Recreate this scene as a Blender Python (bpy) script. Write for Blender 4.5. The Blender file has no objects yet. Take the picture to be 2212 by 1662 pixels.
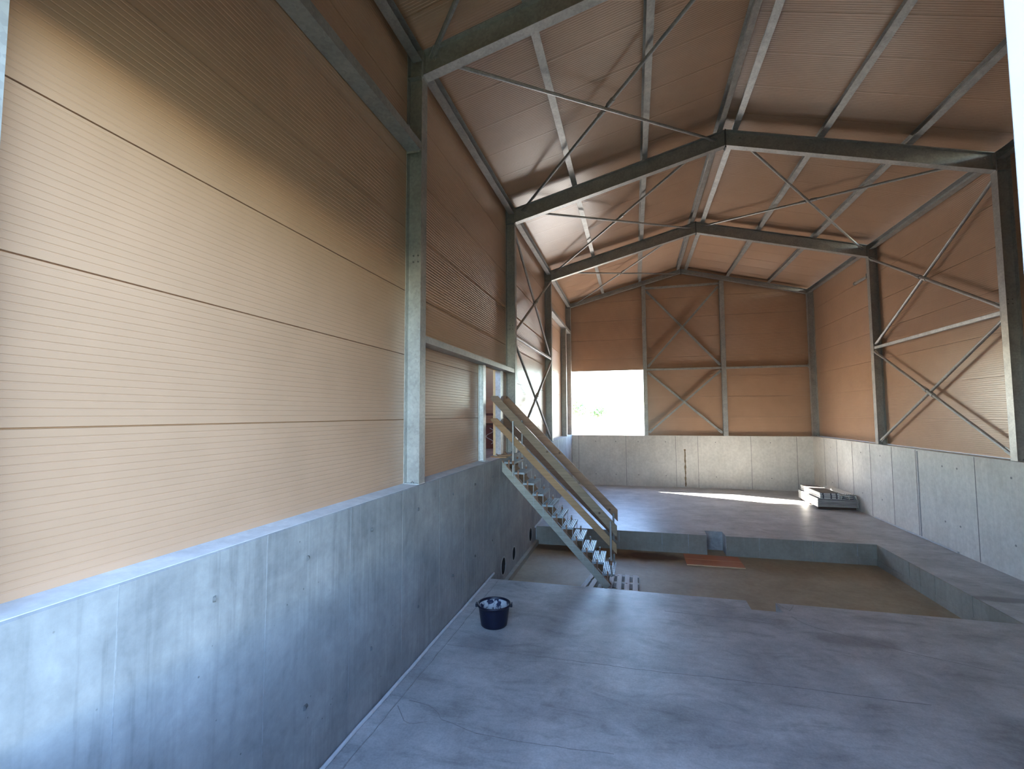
import bpy, bmesh, math, random
from mathutils import Vector, Matrix
random.seed(7)
scene = bpy.context.scene
COL = scene.collection

# ------------------------------------------------------------------ camera
F_PX = 1022.2
YAW, PITCH, ROLL = 0.2525, 0.0637, -0.0044
CAM = Vector((3.153, 0.0, 3.574))
fwd = Vector((-math.sin(YAW) * math.cos(PITCH), math.cos(YAW) * math.cos(PITCH), math.sin(PITCH)))
right = Vector((math.cos(YAW), math.sin(YAW), 0))
up = right.cross(fwd)
r2 = right * math.cos(ROLL) + up * math.sin(ROLL)
u2 = up * math.cos(ROLL) - right * math.sin(ROLL)
cd = bpy.data.cameras.new('camera')
cd.sensor_fit = 'HORIZONTAL'
cd.sensor_width = 36.0
cd.lens = 36.0 * F_PX / 2212.0
cd.clip_start = 0.05
cd.clip_end = 2000
cam = bpy.data.objects.new('camera', cd)
COL.objects.link(cam)
cam.matrix_world = Matrix(((r2.x, u2.x, -fwd.x, CAM.x), (r2.y, u2.y, -fwd.y, CAM.y), (r2.z, u2.z, -fwd.z, CAM.z), (0, 0, 0, 1)))
scene.camera = cam

# ------------------------------------------------------------------ world, sun, exposure
SUN_TO = Vector((-1.477, 0.66, 1.0)).normalized()     # towards the sun
SUN_EL = math.asin(SUN_TO.z)
w = bpy.data.worlds.new('sky')
scene.world = w
w.use_nodes = True
wn = w.node_tree.nodes
wl = w.node_tree.links
wn.clear()
sky = wn.new('ShaderNodeTexSky')
sky.sky_type = 'NISHITA'
sky.sun_disc = False
sky.sun_elevation = SUN_EL
sky.sun_rotation = math.atan2(SUN_TO.x, SUN_TO.y)
sky.altitude = 200
sky.air_density = 1.0
sky.dust_density = 0.5
sky.ozone_density = 3.0
bg = wn.new('ShaderNodeBackground')
bg.inputs['Strength'].default_value = 1.0
wo = wn.new('ShaderNodeOutputWorld')
wl.new(sky.outputs[0], bg.inputs[0])
wl.new(bg.outputs[0], wo.inputs[0])
sd = bpy.data.lights.new('sun', 'SUN')
sd.energy = 43.0
sd.angle = math.radians(0.6)
sd.color = (1.0, 0.93, 0.83)
sun = bpy.data.objects.new('sun', sd)
COL.objects.link(sun)
sun.rotation_euler = (-SUN_TO).to_track_quat('-Z', 'Y').to_euler()
sun.location = (-30, 40, 40)

vs = scene.view_settings
vs.view_transform = 'Standard'
vs.look = 'None'
vs.exposure = 1.75
vs.gamma = 1.0
vs.use_curve_mapping = False
scene.cycles.use_denoising = True
scene.cycles.max_bounces = 12
scene.cycles.diffuse_bounces = 8
scene.cycles.glossy_bounces = 6
scene.cycles.sample_clamp_indirect = 40
scene.cycles.caustics_refractive = False

# ------------------------------------------------------------------ helpers
def tag(o, label=None, cat=None, group=None, kind=None):
    if label: o['label'] = label
    if cat: o['category'] = cat
    if group: o['group'] = group
    if kind: o['kind'] = kind
    return o

def origin(o):
    v = Vector((0, 0, 0))
    while o is not None:
        v += o.location
        o = o.parent
    return v

def empty(name, loc=(0, 0, 0)):
    o = bpy.data.objects.new(name, None)
    o.empty_display_size = 0.2
    o.location = loc
    COL.objects.link(o)
    return o

def link(name, me, mat=None, parent=None, loc=None):
    o = bpy.data.objects.new(name, me)
    COL.objects.link(o)
    if mat is not None and not me.materials:
        me.materials.append(mat)
    if parent is not None:
        o.parent = parent
    if loc is not None:
        o.location = Vector(loc) - (origin(parent) if parent is not None else Vector((0, 0, 0)))
    return o

class MB:
    """collects shapes in world coordinates; build() links them as ONE mesh object"""
    def __init__(self):
        self.v = []; self.f = []
    def add(self, vs_, fs):
        n = len(self.v)
        self.v += [Vector(p) for p in vs_]
        self.f += [tuple(i + n for i in f) for f in fs]
        return self
    def box(self, x0, x1, y0, y1, z0, z1):
        vs_ = [(x, y, z) for x in (x0, x1) for y in (y0, y1) for z in (z0, z1)]
        return self.add(vs_, [(0, 1, 3, 2), (4, 6, 7, 5), (0, 4, 5, 1), (2, 3, 7, 6), (0, 2, 6, 4), (1, 5, 7, 3)])
    def obox(self, c, ax, ay, az, hx, hy, hz):
        c = Vector(c)
        vs_ = [c + ax * sx * hx + ay * sy * hy + az * sz * hz for sx in (-1, 1) for sy in (-1, 1) for sz in (-1, 1)]
        return self.add(vs_, [(0, 1, 3, 2), (4, 6, 7, 5), (0, 4, 5, 1), (2, 3, 7, 6), (0, 2, 6, 4), (1, 5, 7, 3)])
    def bar(self, p0, p1, w, h, upv=(0, 0, 1)):
        p0 = Vector(p0); p1 = Vector(p1)
        d = (p1 - p0).normalized(); s = d.cross(Vector(upv)).normalized(); u = s.cross(d)
        return self.obox((p0 + p1) / 2, d, s, u, (p1 - p0).length / 2, w / 2, h / 2)
    def prof(self, p0, p1, pts, upv=(0, 0, 1), shear0=0.0, shear1=0.0):
        """extrude a closed outline (s,u) from p0 to p1; shear: extra length per unit u at the ends"""
        p0 = Vector(p0); p1 = Vector(p1)
        d = (p1 - p0).normalized(); s = d.cross(Vector(upv)).normalized(); u = s.cross(d)
        n = len(pts)
        a = [p0 + s * q[0] + u * q[1] + d * (shear0 * q[1]) for q in pts]
        b = [p1 + s * q[0] + u * q[1] + d * (shear1 * q[1]) for q in pts]
        fs = [(i, (i + 1) % n, (i + 1) % n + n, i + n) for i in range(n)]
        return self.add(a + b, fs + [tuple(range(n))[::-1], tuple(range(n, 2 * n))])
    def hbeam(self, p0, p1, h, w_, tf=0.012, tw=0.008, upv=(0, 0, 1), shear0=0.0, shear1=0.0):
        H, Wd, t = h / 2, w_ / 2, tw / 2
        pts = [(-Wd, -H), (Wd, -H), (Wd, -H + tf), (t, -H + tf), (t, H - tf), (Wd, H - tf), (Wd, H), (-Wd, H), (-Wd, H - tf), (-t, H - tf), (-t, -H + tf), (-Wd, -H + tf)]
        return self.prof(p0, p1, pts, upv, shear0, shear1)
    def ubeam(self, p0, p1, h, w_, t=0.008, upv=(0, 0, 1), flip=1):
        """channel: web in u, flanges to +s (flip=-1: to -s)"""
        H = h / 2
        pts = [(0, -H), (flip * w_, -H), (flip * w_, -H + t), (flip * t, -H + t), (flip * t, H - t), (flip * w_, H - t), (flip * w_, H), (0, H)]
        return self.prof(p0, p1, pts if flip > 0 else pts[::-1], upv)
    def angle(self, p0, p1, a, t=0.008, upv=(0, 0, 1)):
        pts = [(-a / 2, -a / 2), (a / 2, -a / 2), (a / 2, -a / 2 + t), (-a / 2 + t, -a / 2 + t), (-a / 2 + t, a / 2), (-a / 2, a / 2)]
        return self.prof(p0, p1, pts, upv)
    def tube(self, p0, p1, r, n=12, r1=None, cap=True):
        p0 = Vector(p0); p1 = Vector(p1); r1 = r if r1 is None else r1
        d = (p1 - p0).normalized()
        s = d.cross(Vector((0, 0, 1)) if abs(d.z) < 0.9 else Vector((1, 0, 0))).normalized(); u = s.cross(d)
        a = [p0 + (s * math.cos(k * 2 * math.pi / n) + u * math.sin(k * 2 * math.pi / n)) * r for k in range(n)]
        b = [p1 + (s * math.cos(k * 2 * math.pi / n) + u * math.sin(k * 2 * math.pi / n)) * r1 for k in range(n)]
        fs = [(k, (k + 1) % n, (k + 1) % n + n, k + n) for k in range(n)]
        if cap: fs += [tuple(range(n))[::-1], tuple(range(n, 2 * n))]
        return self.add(a + b, fs)
    def lathe(self, c, prof, n=40):
        c = Vector(c); m = len(prof)
        vs_ = [c + Vector((r * math.cos(k * 2 * math.pi / n), r * math.sin(k * 2 * math.pi / n), z)) for k in range(n) for r, z in prof]
        fs = [(k * m + i, ((k + 1) % n) * m + i, ((k + 1) % n) * m + i + 1, k * m + i + 1) for k in range(n) for i in range(m - 1)]
        return self.add(vs_, fs)
    def build(self, name, mat, parent=None, loc=None, smooth=False, bevel=0.0):
        o0 = Vector(loc) if loc is not None else (origin(parent) if parent is not None else Vector((0, 0, 0)))
        me = bpy.data.meshes.new(name)
        me.from_pydata([p - o0 for p in self.v], [], self.f)
        bm = bmesh.new(); bm.from_mesh(me)
        bmesh.ops.recalc_face_normals(bm, faces=bm.faces[:])
        bm.to_mesh(me); bm.free()
        if smooth:
            for p in me.polygons: p.use_smooth = True
        o = link(name, me, mat, parent, loc)
        if bevel:
            b = o.modifiers.new('bevel', 'BEVEL'); b.width = bevel; b.segments = 2; b.limit_method = 'ANGLE'
        return o

# ------------------------------------------------------------------ materials
def newmat(name):
    m = bpy.data.materials.new(name); m.use_nodes = True
    n = m.node_tree.nodes; l = m.node_tree.links
    return m, n, l, n['Principled BSDF']

def noise(n, l, vec, scale, detail=5, rough=0.55, dist=0.0, stretch=None):
    if stretch:
        mp = n.new('ShaderNodeMapping'); mp.inputs['Scale'].default_value = stretch
        l.new(vec, mp.inputs[0]); vec = mp.outputs[0]
    t = n.new('ShaderNodeTexNoise'); t.inputs['Scale'].default_value = scale
    t.inputs['Detail'].default_value = detail; t.inputs['Roughness'].default_value = rough; t.inputs['Distortion'].default_value = dist
    l.new(vec, t.inputs['Vector'])
    return t.outputs['Fac']

def ramp(n, l, fac, stops):
    r = n.new('ShaderNodeValToRGB'); e = r.color_ramp.elements
    while len(e) < len(stops): e.new(0.5)
    for s, (p, c) in zip(e, stops):
        s.position = p; s.color = c if len(c) == 4 else (*c, 1)
    l.new(fac, r.inputs[0])
    return r.outputs[0]

def g(v): return (v, v, v, 1)

def mix(n, l, a, b, fac, mode='MIX'):
    m = n.new('ShaderNodeMix'); m.data_type = 'RGBA'; m.blend_type = mode; m.clamp_factor = True
    for k, val in ((0, fac), (6, a), (7, b)):
        if hasattr(val, 'links') or isinstance(val, bpy.types.NodeSocket): l.new(val, m.inputs[k])
        else: m.inputs[k].default_value = val if k == 0 else (val if len(val) == 4 else (*val, 1))
    return m.outputs[2]

def bump(n, l, b, h, strength, dist, prev=None):
    bn = n.new('ShaderNodeBump'); bn.inputs['Strength'].default_value = strength; bn.inputs['Distance'].default_value = dist
    l.new(h, bn.inputs['Height'])
    if prev is not None: l.new(prev, bn.inputs['Normal'])
    l.new(bn.outputs[0], b.inputs['Normal'])
    return bn.outputs[0]

def m_panel():
    m, n, l, b = newmat('panel_paint')
    tc = n.new('ShaderNodeNewGeometry').outputs['Position']
    f = noise(n, l, tc, 1.3, 4)
    c = ramp(n, l, f, [(0.3, (0.425, 0.262, 0.166)), (0.7, (0.470, 0.291, 0.186))])
    l.new(c, b.inputs['Base Color'])
    b.inputs['Roughness'].default_value = 0.30
    b.inputs['Specular IOR Level'].default_value = 0.6
    return m

def m_steel(name, base, rough, metal):
    m, n, l, b = newmat(name)
    tc = n.new('ShaderNodeTexCoord').outputs['Object']
    v = n.new('ShaderNodeTexVoronoi'); v.inputs['Scale'].default_value = 28; l.new(tc, v.inputs['Vector'])
    f2 = noise(n, l, tc, 3.0, 5)
    c1 = ramp(n, l, v.outputs['Color'], [(0.2, tuple(x * 0.9 for x in base)), (0.8, tuple(min(1, x * 1.08) for x in base))])
    c2 = ramp(n, l, f2, [(0.3, g(0.8)), (0.7, g(1.05))])
    l.new(mix(n, l, c1, c2, 1.0, 'MULTIPLY'), b.inputs['Base Color'])
    b.inputs['Roughness'].default_value = rough; b.inputs['Metallic'].default_value = metal
    return m

def m_concrete(name, lo, hi, streak=0.0, pits=True, rough=0.75, stains=None, blotch=0.8, trowel=False):
    m, n, l, b = newmat(name)
    tc = n.new('ShaderNodeNewGeometry').outputs['Position']
    f1 = noise(n, l, tc, blotch, 8, 0.62, 0.4)
    c = ramp(n, l, f1, [(0.28, lo), (0.72, hi)])
    f2 = noise(n, l, tc, 9.0, 8, 0.7)
    c = mix(n, l, c, ramp(n, l, f2, [(0.3, g(0.86)), (0.7, g(1.08))]), 1.0, 'MULTIPLY')
    if trowel:
        f6 = noise(n, l, tc, 2.2, 9, 0.68, 1.2, (0.55, 1.4, 1))
        c = mix(n, l, c, ramp(n, l, f6, [(0.32, g(0.70)), (0.48, g(0.98)), (0.56, g(1.02)), (0.74, g(1.22))]), 1.0, 'MULTIPLY')
        f7 = noise(n, l, tc, 38, 4, 0.6)
        c = mix(n, l, c, ramp(n, l, f7, [(0.35, g(0.90)), (0.65, g(1.08))]), 1.0, 'MULTIPLY')
    if streak:
        f3 = noise(n, l, tc, 5.0, 5, 0.6, 0.0, (1, 1, 0.05))
        f4 = noise(n, l, tc, 0.7, 3)
        s = mix(n, l, g(1), ramp(n, l, f3, [(0.42, g(1.0)), (0.52, g(0.80)), (0.56, g(0.97)), (0.72, g(1.06))]), ramp(n, l, f4, [(0.35, g(0.1)), (0.65, g(streak))]))
        c = mix(n, l, c, s, 1.0, 'MULTIPLY')
    if pits:
        v = n.new('ShaderNodeTexVoronoi'); v.inputs['Scale'].default_value = 7.0; v.inputs['Randomness'].default_value = 1.0
        l.new(tc, v.inputs['Vector'])
        pit = ramp(n, l, v.outputs['Distance'], [(0.035, g(0.45)), (0.07, g(1.0))])
        f5 = noise(n, l, tc, 1.1, 2)
        c = mix(n, l, c, pit, ramp(n, l, f5, [(0.45, g(0.0)), (0.6, g(1.0))]), 'MULTIPLY')
    for st in (stains or []):
        (cx, cy, cz), (sx, sy, sz), col, amt = st
        mp = n.new('ShaderNodeMapping'); mp.vector_type = 'TEXTURE'
        mp.inputs['Location'].default_value = (cx, cy, cz); mp.inputs['Scale'].default_value = (sx, sy, sz)
        nz = n.new('ShaderNodeTexNoise'); nz.inputs['Scale'].default_value = 1.6; nz.inputs['Detail'].default_value = 6
        l.new(tc, nz.inputs['Vector'])
        vm = n.new('ShaderNodeVectorMath'); vm.operation = 'MULTIPLY_ADD'
        l.new(nz.outputs['Color'], vm.inputs[0]); vm.inputs[1].default_value = (sx * 1.1, sy * 1.1, sz * 1.1); l.new(tc, vm.inputs[2])
        vo = n.new('ShaderNodeVectorMath'); vo.operation = 'SUBTRACT'; l.new(vm.outputs[0], vo.inputs[0]); vo.inputs[1].default_value = (sx * 0.55, sy * 0.55, sz * 0.55)
        l.new(vo.outputs[0], mp.inputs[0])
        ln = n.new('ShaderNodeVectorMath'); ln.operation = 'LENGTH'; l.new(mp.outputs[0], ln.inputs[0])
        msk = ramp(n, l, ln.outputs['Value'], [(0.55, g(amt)), (1.0, g(0.0))])
        c = mix(n, l, c, col, msk, 'MULTIPLY')
    l.new(c, b.inputs['Base Color'])
    b.inputs['Roughness'].default_value = rough
    h1 = noise(n, l, tc, 30, 6, 0.65)
    nb = bump(n, l, b, h1, 0.25, 0.004)
    h2 = noise(n, l, tc, 6, 4, 0.5)
    bump(n, l, b, h2, 0.25, 0.012, nb)
    return m

def m_wood(name, a, bcol, axis='x', rough=0.6, knots=True):
    m, n, l, b = newmat(name)
    tc = n.new('ShaderNodeTexCoord').outputs['Object']
    st = {'x': (0.6, 12, 12), 'y': (12, 0.6, 12), 'z': (12, 12, 0.6)}[axis]
    f = noise(n, l, tc, 2.0, 6, 0.6, 0.8, st)
    c = ramp(n, l, f, [(0.3, a), (0.7, bcol)])
    if knots:
        v = n.new('ShaderNodeTexVoronoi'); v.inputs['Scale'].default_value = 3.2; l.new(tc, v.inputs['Vector'])
        c = mix(n, l, c, ramp(n, l, v.outputs['Distance'], [(0.05, (0.25, 0.13, 0.07, 1)), (0.12, g(1))]), 1.0, 'MULTIPLY')
    l.new(c, b.inputs['Base Color']); b.inputs['Roughness'].default_value = rough
    bump(n, l, b, f, 0.2, 0.003)
    return m

def m_plain(name, col, rough=0.5, metal=0.0, var=0.12, scale=8):
    m, n, l, b = newmat(name)
    tc = n.new('ShaderNodeTexCoord').outputs['Object']
    f = noise(n, l, tc, scale, 5)
    c = ramp(n, l, f, [(0.3, tuple(x * (1 - var) for x in col)), (0.7, tuple(min(1, x * (1 + var)) for x in col))])
    l.new(c, b.inputs['Base Color']); b.inputs['Roughness'].default_value = rough; b.inputs['Metallic'].default_value = metal
    return m

PANEL = m_panel()
STEEL = m_steel('galvanized_steel', (0.40, 0.395, 0.375), 0.45, 0.45)
STEEL_B = m_steel('galvanized_steel_bright', (0.60, 0.63, 0.64), 0.40, 0.5)
GRATE = m_steel('grating_steel', (0.30, 0.335, 0.35), 0.45, 0.55)
BOLT = m_plain('bolt_steel', (0.16, 0.16, 0.16), 0.5, 0.7)
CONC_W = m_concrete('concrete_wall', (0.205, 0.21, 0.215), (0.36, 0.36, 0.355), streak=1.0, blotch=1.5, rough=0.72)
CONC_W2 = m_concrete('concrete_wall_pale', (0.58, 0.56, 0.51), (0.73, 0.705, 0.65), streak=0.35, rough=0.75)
CONC_F = m_concrete('concrete_floor', (0.27, 0.275, 0.275), (0.55, 0.55, 0.54), pits=False, rough=0.42, trowel=True, blotch=0.9,
    stains=[((2.35, 9.25, 0), (0.55, 0.75, 9), (0.55, 0.56, 0.58, 1), 0.9), ((6.5, 8.75, 0), (0.9, 0.28, 9), (0.62, 0.62, 0.62, 1), 0.9),
            ((9.9, 11.35, 0), (0.7, 0.2, 9), (0.45, 0.43, 0.42, 1), 0.9), ((3.2, 6.0, 0), (1.8, 0.5, 9), (0.78, 0.78, 0.8, 1), 0.8),
            ((0.8, 7.3, 0), (0.6, 0.35, 9), (0.7, 0.7, 0.72, 1), 0.8), ((5.2, 9.3, 0), (0.6, 0.25, 9), (0.7, 0.7, 0.7, 1), 0.8)])
CONC_P = m_concrete('pit_floor', (0.29, 0.225, 0.135), (0.42, 0.34, 0.215), pits=False, rough=0.6, blotch=1.2,
    stains=[((3.5, 14.6, -0.56), (1.1, 0.55, 9), (0.32, 0.22, 0.16, 1), 1.0), ((0.9, 14.9, -0.56), (1.6, 0.45, 9), (0.35, 0.24, 0.16, 1), 1.0),
            ((2.4, 14.6, -0.56), (1.8, 0.8, 9), (0.75, 0.58, 0.42, 1), 0.9)])
CONC_PW = m_concrete('pit_wall_concrete', (0.24, 0.225, 0.185), (0.37, 0.35, 0.295), streak=0.4, rough=0.8)
MORTAR_BRIGHT = m_concrete('pale_mortar', (0.50, 0.51, 0.52), (0.66, 0.66, 0.65), pits=False, rough=0.8, blotch=3.0)  # mortar colour lightened to brighten the dim ledge top
SEAM = m_plain('seam_concrete', (0.25, 0.245, 0.235), 0.85, 0, 0.2, 20)
PLUG = m_plain('plug_mortar', (0.10, 0.10, 0.10), 0.9)  # dark colour stands in for the recess of the tie holes
SEAM_L = m_plain('seam_concrete_pale', (0.27, 0.275, 0.28), 0.85, 0, 0.15, 20)
FOAM = m_plain('grey_foam', (0.55, 0.56, 0.57), 0.9, 0, 0.1)
PIR = m_plain('insulation_foam', (0.78, 0.58, 0.30), 0.9, 0, 0.1)
DARK = m_plain('pipe_inside', (0.02, 0.014, 0.012), 0.7)  # near-black colour stands in for the shade inside the pipes
PIPE = m_plain('pipe_rim_plastic', (0.42, 0.42, 0.40), 0.6)
WHITE = m_plain('white_post_paint', (0.40, 0.42, 0.45), 0.45, 0, 0.03)
TIM1 = m_wood('weathered_timber', (0.17, 0.115, 0.063), (0.25, 0.175, 0.105))
TIM2 = m_wood('fresh_timber', (0.26, 0.145, 0.06), (0.36, 0.215, 0.10))
TIM3 = m_wood('reddish_timber', (0.19, 0.10, 0.05), (0.28, 0.155, 0.08))
TIM4 = m_wood('dark_reddish_timber', (0.12, 0.06, 0.03), (0.19, 0.10, 0.052))
TIMG = m_wood('grey_timber', (0.26, 0.25, 0.20), (0.38, 0.36, 0.30))
PALW = m_wood('pallet_wood', (0.42, 0.38, 0.34), (0.60, 0.56, 0.51), 'y')
RUST = m_plain('rusty_steel', (0.24, 0.13, 0.08), 0.8, 0.2, 0.35, 12)
SHUT = m_wood('orange_shuttering', (0.42, 0.13, 0.05), (0.58, 0.22, 0.085), 'x', 0.45, False)
SHUTE = m_wood('shuttering_edge', (0.60, 0.38, 0.2), (0.72, 0.5, 0.3), 'x', 0.6, False)
TUB = m_plain('navy_plastic', (0.003, 0.0045, 0.02), 0.4, 0, 0.3, 25)
ALU = m_plain('aluminium', (0.72, 0.72, 0.70), 0.38, 0.6, 0.06)
DKSTEEL = m_plain('dark_deck_edge', (0.10, 0.10, 0.13), 0.5, 0.3)
PLY = m_plain('brown_plywood', (0.13, 0.11, 0.105), 0.55, 0, 0.15)
DBROWN = m_plain('dark_brown_timber', (0.09, 0.05, 0.035), 0.8)
GRAVEL = m_concrete('yard_gravel', (0.42, 0.40, 0.36), (0.55, 0.53, 0.48), pits=False, rough=0.95)
MEADOW = m_plain('meadow_grass', (0.03, 0.042, 0.018), 0.9, 0, 0.3, 3)
GRASS = m_plain('pale_foliage', (0.22, 0.34, 0.14), 0.8, 0, 0.3, 2)  # leaf colour paled to stand for the window glare haze
BARK = m_plain('bark', (0.2, 0.15, 0.1), 0.9)
REDB = m_plain('dark_red_paint', (0.10, 0.028, 0.02), 0.6)

# cement residue inside the tub
def m_cement():
    m, n, l, b = newmat('cement_residue')
    tc = n.new('ShaderNodeTexCoord').outputs['Object']
    f = noise(n, l, tc, 11, 6, 0.65)
    l.new(ramp(n, l, f, [(0.44, (0.02, 0.025, 0.06, 1)), (0.5, (0.42, 0.44, 0.46, 1)), (0.8, (0.55, 0.56, 0.57, 1))]), b.inputs['Base Color'])
    b.inputs['Roughness'].default_value = 0.9
    return m
CEMENT = m_cement()

# ------------------------------------------------------------------ dimensions
W = 11.069
MID = W / 2
FY = [1.53, 6.704, 12.682, 18.660, 24.638]     # portal frame centre lines; 0 = gate frame, 4 = back gable
ZC = 2.53                                      # top of the concrete upstand
D = 0.262                                      # depth of the ledge = depth of the columns
SL = 0.2563                                    # roof slope
ZT0 = 9.38                                     # top of the rafters at the wall faces
RH = 0.415                                     # rafter depth (vertical)
YB = 24.638                                    # inner face of the back concrete wall
YP = 24.85                                     # inner face of the gable panels
PH = 0.18                                      # purlin depth
PT = 0.12                                      # sandwich panel thickness
PIT = -0.56
PX, PY0, PY1 = 9.47, 10.13, 15.20
def zt(x): return ZT0 + SL * (x if x < MID else W - x)
ORD = ['gate', 'nearest', 'second', 'third', 'back gable']

# ------------------------------------------------------------------ floor
fl = empty('floor', (0, 0, 0)); tag(fl, 'grey concrete floor slab around a sunken brown pit', 'floor', None, 'structure')
NX0, NX1 = 5.15, 5.66
mb = MB()
mb.box(0, NX0, 1.3, PY0, -0.9, 0); mb.box(NX1, W, 1.3, PY0, -0.9, 0); mb.box(NX0, NX1, 1.3, 9.70, -0.9, 0)
mb.build('near_slab', CONC_F, fl)
mb = MB(); mb.box(0, NX0, PY1, YB, -0.9, 0); mb.box(NX1, W, PY1, YB, -0.9, 0); mb.box(NX0, NX1, 15.75, YB, -0.9, 0)
mb.build('far_slab', CONC_F, fl)
mb = MB(); mb.box(PX, W, PY0, PY1, -0.9, 0); mb.build('side_slab', CONC_F, fl)
mb = MB(); mb.box(0, PX, 9.4, 16.0, -0.95, PIT); o = mb.build('pit_bottom', CONC_P, fl); tag(o, 'brown damp concrete pit bottom')
# lining of the pit walls, cast in segments
def lining(xs, y):
    for a, b_ in zip(xs[:-1], xs[1:]):
        MB().box(a + .012, b_ - .012, y - 0.02, y + .01, PIT, -0.004 - .0).build('pit_wall', CONC_PW, fl)
        MB().box(a + .004, b_ - .004, y - 0.028, y - .015, PIT, -0.34 + random.uniform(-.02, .02)).build('pit_wall_foot', CONC_PW, fl)
lining([0.02, 1.3, 2.62, 3.88, 4.63, NX0], PY1)
lining([NX1, 6.55, 7.92, 9.0, PX], PY1)
for a, b_ in ((10.14, 11.4), (11.4, 12.6), (12.6, 13.16), (13.16, 13.60), (13.60, 15.17)):
    MB().box(PX - .02, PX + .01, a + .012, b_ - .012, PIT, -0.004).build('pit_wall', CONC_PW, fl)
    MB().box(PX - .03, PX - .015, a + .004, b_ - .004, PIT, -0.4).build('pit_wall_foot', CONC_PW, fl)
# cold joints and cracks of the slab: thin jagged raised seams
def crack(pts, wd=0.009, z=0.002, name='slab_joint', mat=None):
    full = []
    for a, b_ in zip(pts[:-1], pts[1:]):
        a = Vector((a[0], a[1], 0)); b_ = Vector((b_[0], b_[1], 0)); k = max(2, int((b_ - a).length / 0.12))
        for i in range(k):
            q = a.lerp(b_, i / k); full.append(q + Vector((random.uniform(-.009, .009), random.uniform(-.009, .009), 0)))
    full.append(Vector((pts[-1][0], pts[-1][1], 0)))
    m_ = MB()
    for a, b_ in zip(full[:-1], full[1:]):
        m_.bar(a + Vector((0, 0, 0)), b_, wd * random.uniform(.6, 1.3), 2 * z)
    return m_.build(name, mat or SEAM, fl)
crack([(0.26, 7.125), (2.09, 7.106), (3.44, 7.098)], 0.007)
crack([(3.44, 7.098), (4.07, 7.135), (5.6, 7.13), (6.6, 7.12)], 0.012)
crack([(0.26, 5.525), (0.47, 5.27), (0.59, 5.246), (0.74, 5.33)], 0.008)
crack([(0.35, 5.66), (0.62, 5.62), (0.80, 5.50), (0.89, 5.409), (1.34, 5.271), (1.9, 5.258), (2.87, 5.318)], 0.009)
crack([(3.6, 9.25), (4.94, 9.19), (5.4, 9.12)], 0.006)
crack([(5.75, 9.55), (5.89, 9.24), (6.39, 8.93), (7.03, 8.56), (8.0, 8.2)], 0.008)
crack([(5.68, 10.1), (5.80, 9.80), (5.95, 10.08)], 0.006)
crack([(0.0, 10.2 - 0.06), (W, PY0 - 0.03)][0:1] + [(9.48, PY0 - 0.0), (W, PY0 - 0.02)][0:0] + [(0.22, PY0 - .06)], 0.006)
crack([(PX + .02, PY0), (W - .02, PY0)], 0.010)
crack([(0.215, 4.0), (0.225, 6.5), (0.235, 10.1)], 0.010)
# closing strip beside the left wall, slightly lower tone
MB().box(0.0, 0.21, 1.4, 10.10, 0.0, 0.004).build('closing_strip', CONC_F, fl)

# foam backer rods along the wall feet
def rod(name, p0, p1, r, label):
    m_ = MB(); n_ = 14
    p0 = Vector(p0); p1 = Vector(p1); pr = p0
    for i in range(1, n_ + 1):
        q = p0.lerp(p1, i / n_) + Vector((random.uniform(-.006, .006), 0, 0))
        m_.tube(pr, q, r, 8); pr = q
    return tag(m_.build(name, FOAM, None, loc=p0), label, 'foam strip', 'foam joint strips')
rod('foam_joint_strip', (0.032, 3.5, 0.022), (0.032, 10.42, 0.022), 0.022, 'long grey foam rod along the foot of the near left concrete wall')
rod('foam_joint_strip', (0.02, 15.02, 0.0), (0.02, 17.3, 0.026), 0.026, 'short white foam rod at left wall foot beyond the pit')
rod('foam_joint_strip', (W - 0.025, 14.7, 0.025), (W - 0.025, 19.0, 0.025), 0.025, 'grey foam rod along the foot of the right concrete wall')

# ------------------------------------------------------------------ sandwich panels (ribbed sheets)
_pm = {}
def panel_mesh(kind, L, h, U, V, N, edge=True):
    key = (kind, round(L, 3), round(h, 3))
    if key in _pm: return _pm[key]
    pr = [(0, 0.030), (0.0045, 0.028), (0.006, 0.0)]
    v = 0.065
    while v < h - 0.03:
        pr += [(v - 0.007, 0), (v - 0.0025, 0.0035), (v + 0.0025, 0.0035), (v + 0.007, 0)]
        v += 0.05
    pr += [(h - 0.006, 0.0), (h - 0.0045, 0.028), (h, 0.030)]
    U = Vector(U); V = Vector(V); N = Vector(N)
    n = len(pr)
    vs_ = [V * a - N * b_ for a, b_ in pr] + [U * L + V * a - N * b_ for a, b_ in pr]
    fs = [(i, i + 1, n + i + 1, n + i) for i in range(n - 1)]
    k = len(vs_)
    vs_ += [V * 0 - N * PT, V * h - N * PT, U * L - N * PT, U * L + V * h - N * PT]
    fs += [(k, k + 1, k + 3, k + 2), (0, n, k + 2, k), (n - 1, 2 * n - 1, k + 3, k + 1), tuple(range(n)) + (k + 1, k), tuple(range(n, 2 * n)) + (k + 3, k + 2)]
    me = bpy.data.meshes.new('panel'); me.from_pydata(vs_, [], fs)
    bm = bmesh.new(); bm.from_mesh(me); bmesh.ops.recalc_face_normals(bm, faces=bm.faces[:]); bm.to_mesh(me); bm.free()
    me.materials.append(PANEL)
    _pm[key] = me
    return me
GAP = 0.004
def wall_panel(parent, kind, o, L, h, U, V, N):
    return link('panel', panel_mesh(kind, L, h, U, V, N), None, parent, o)

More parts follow.
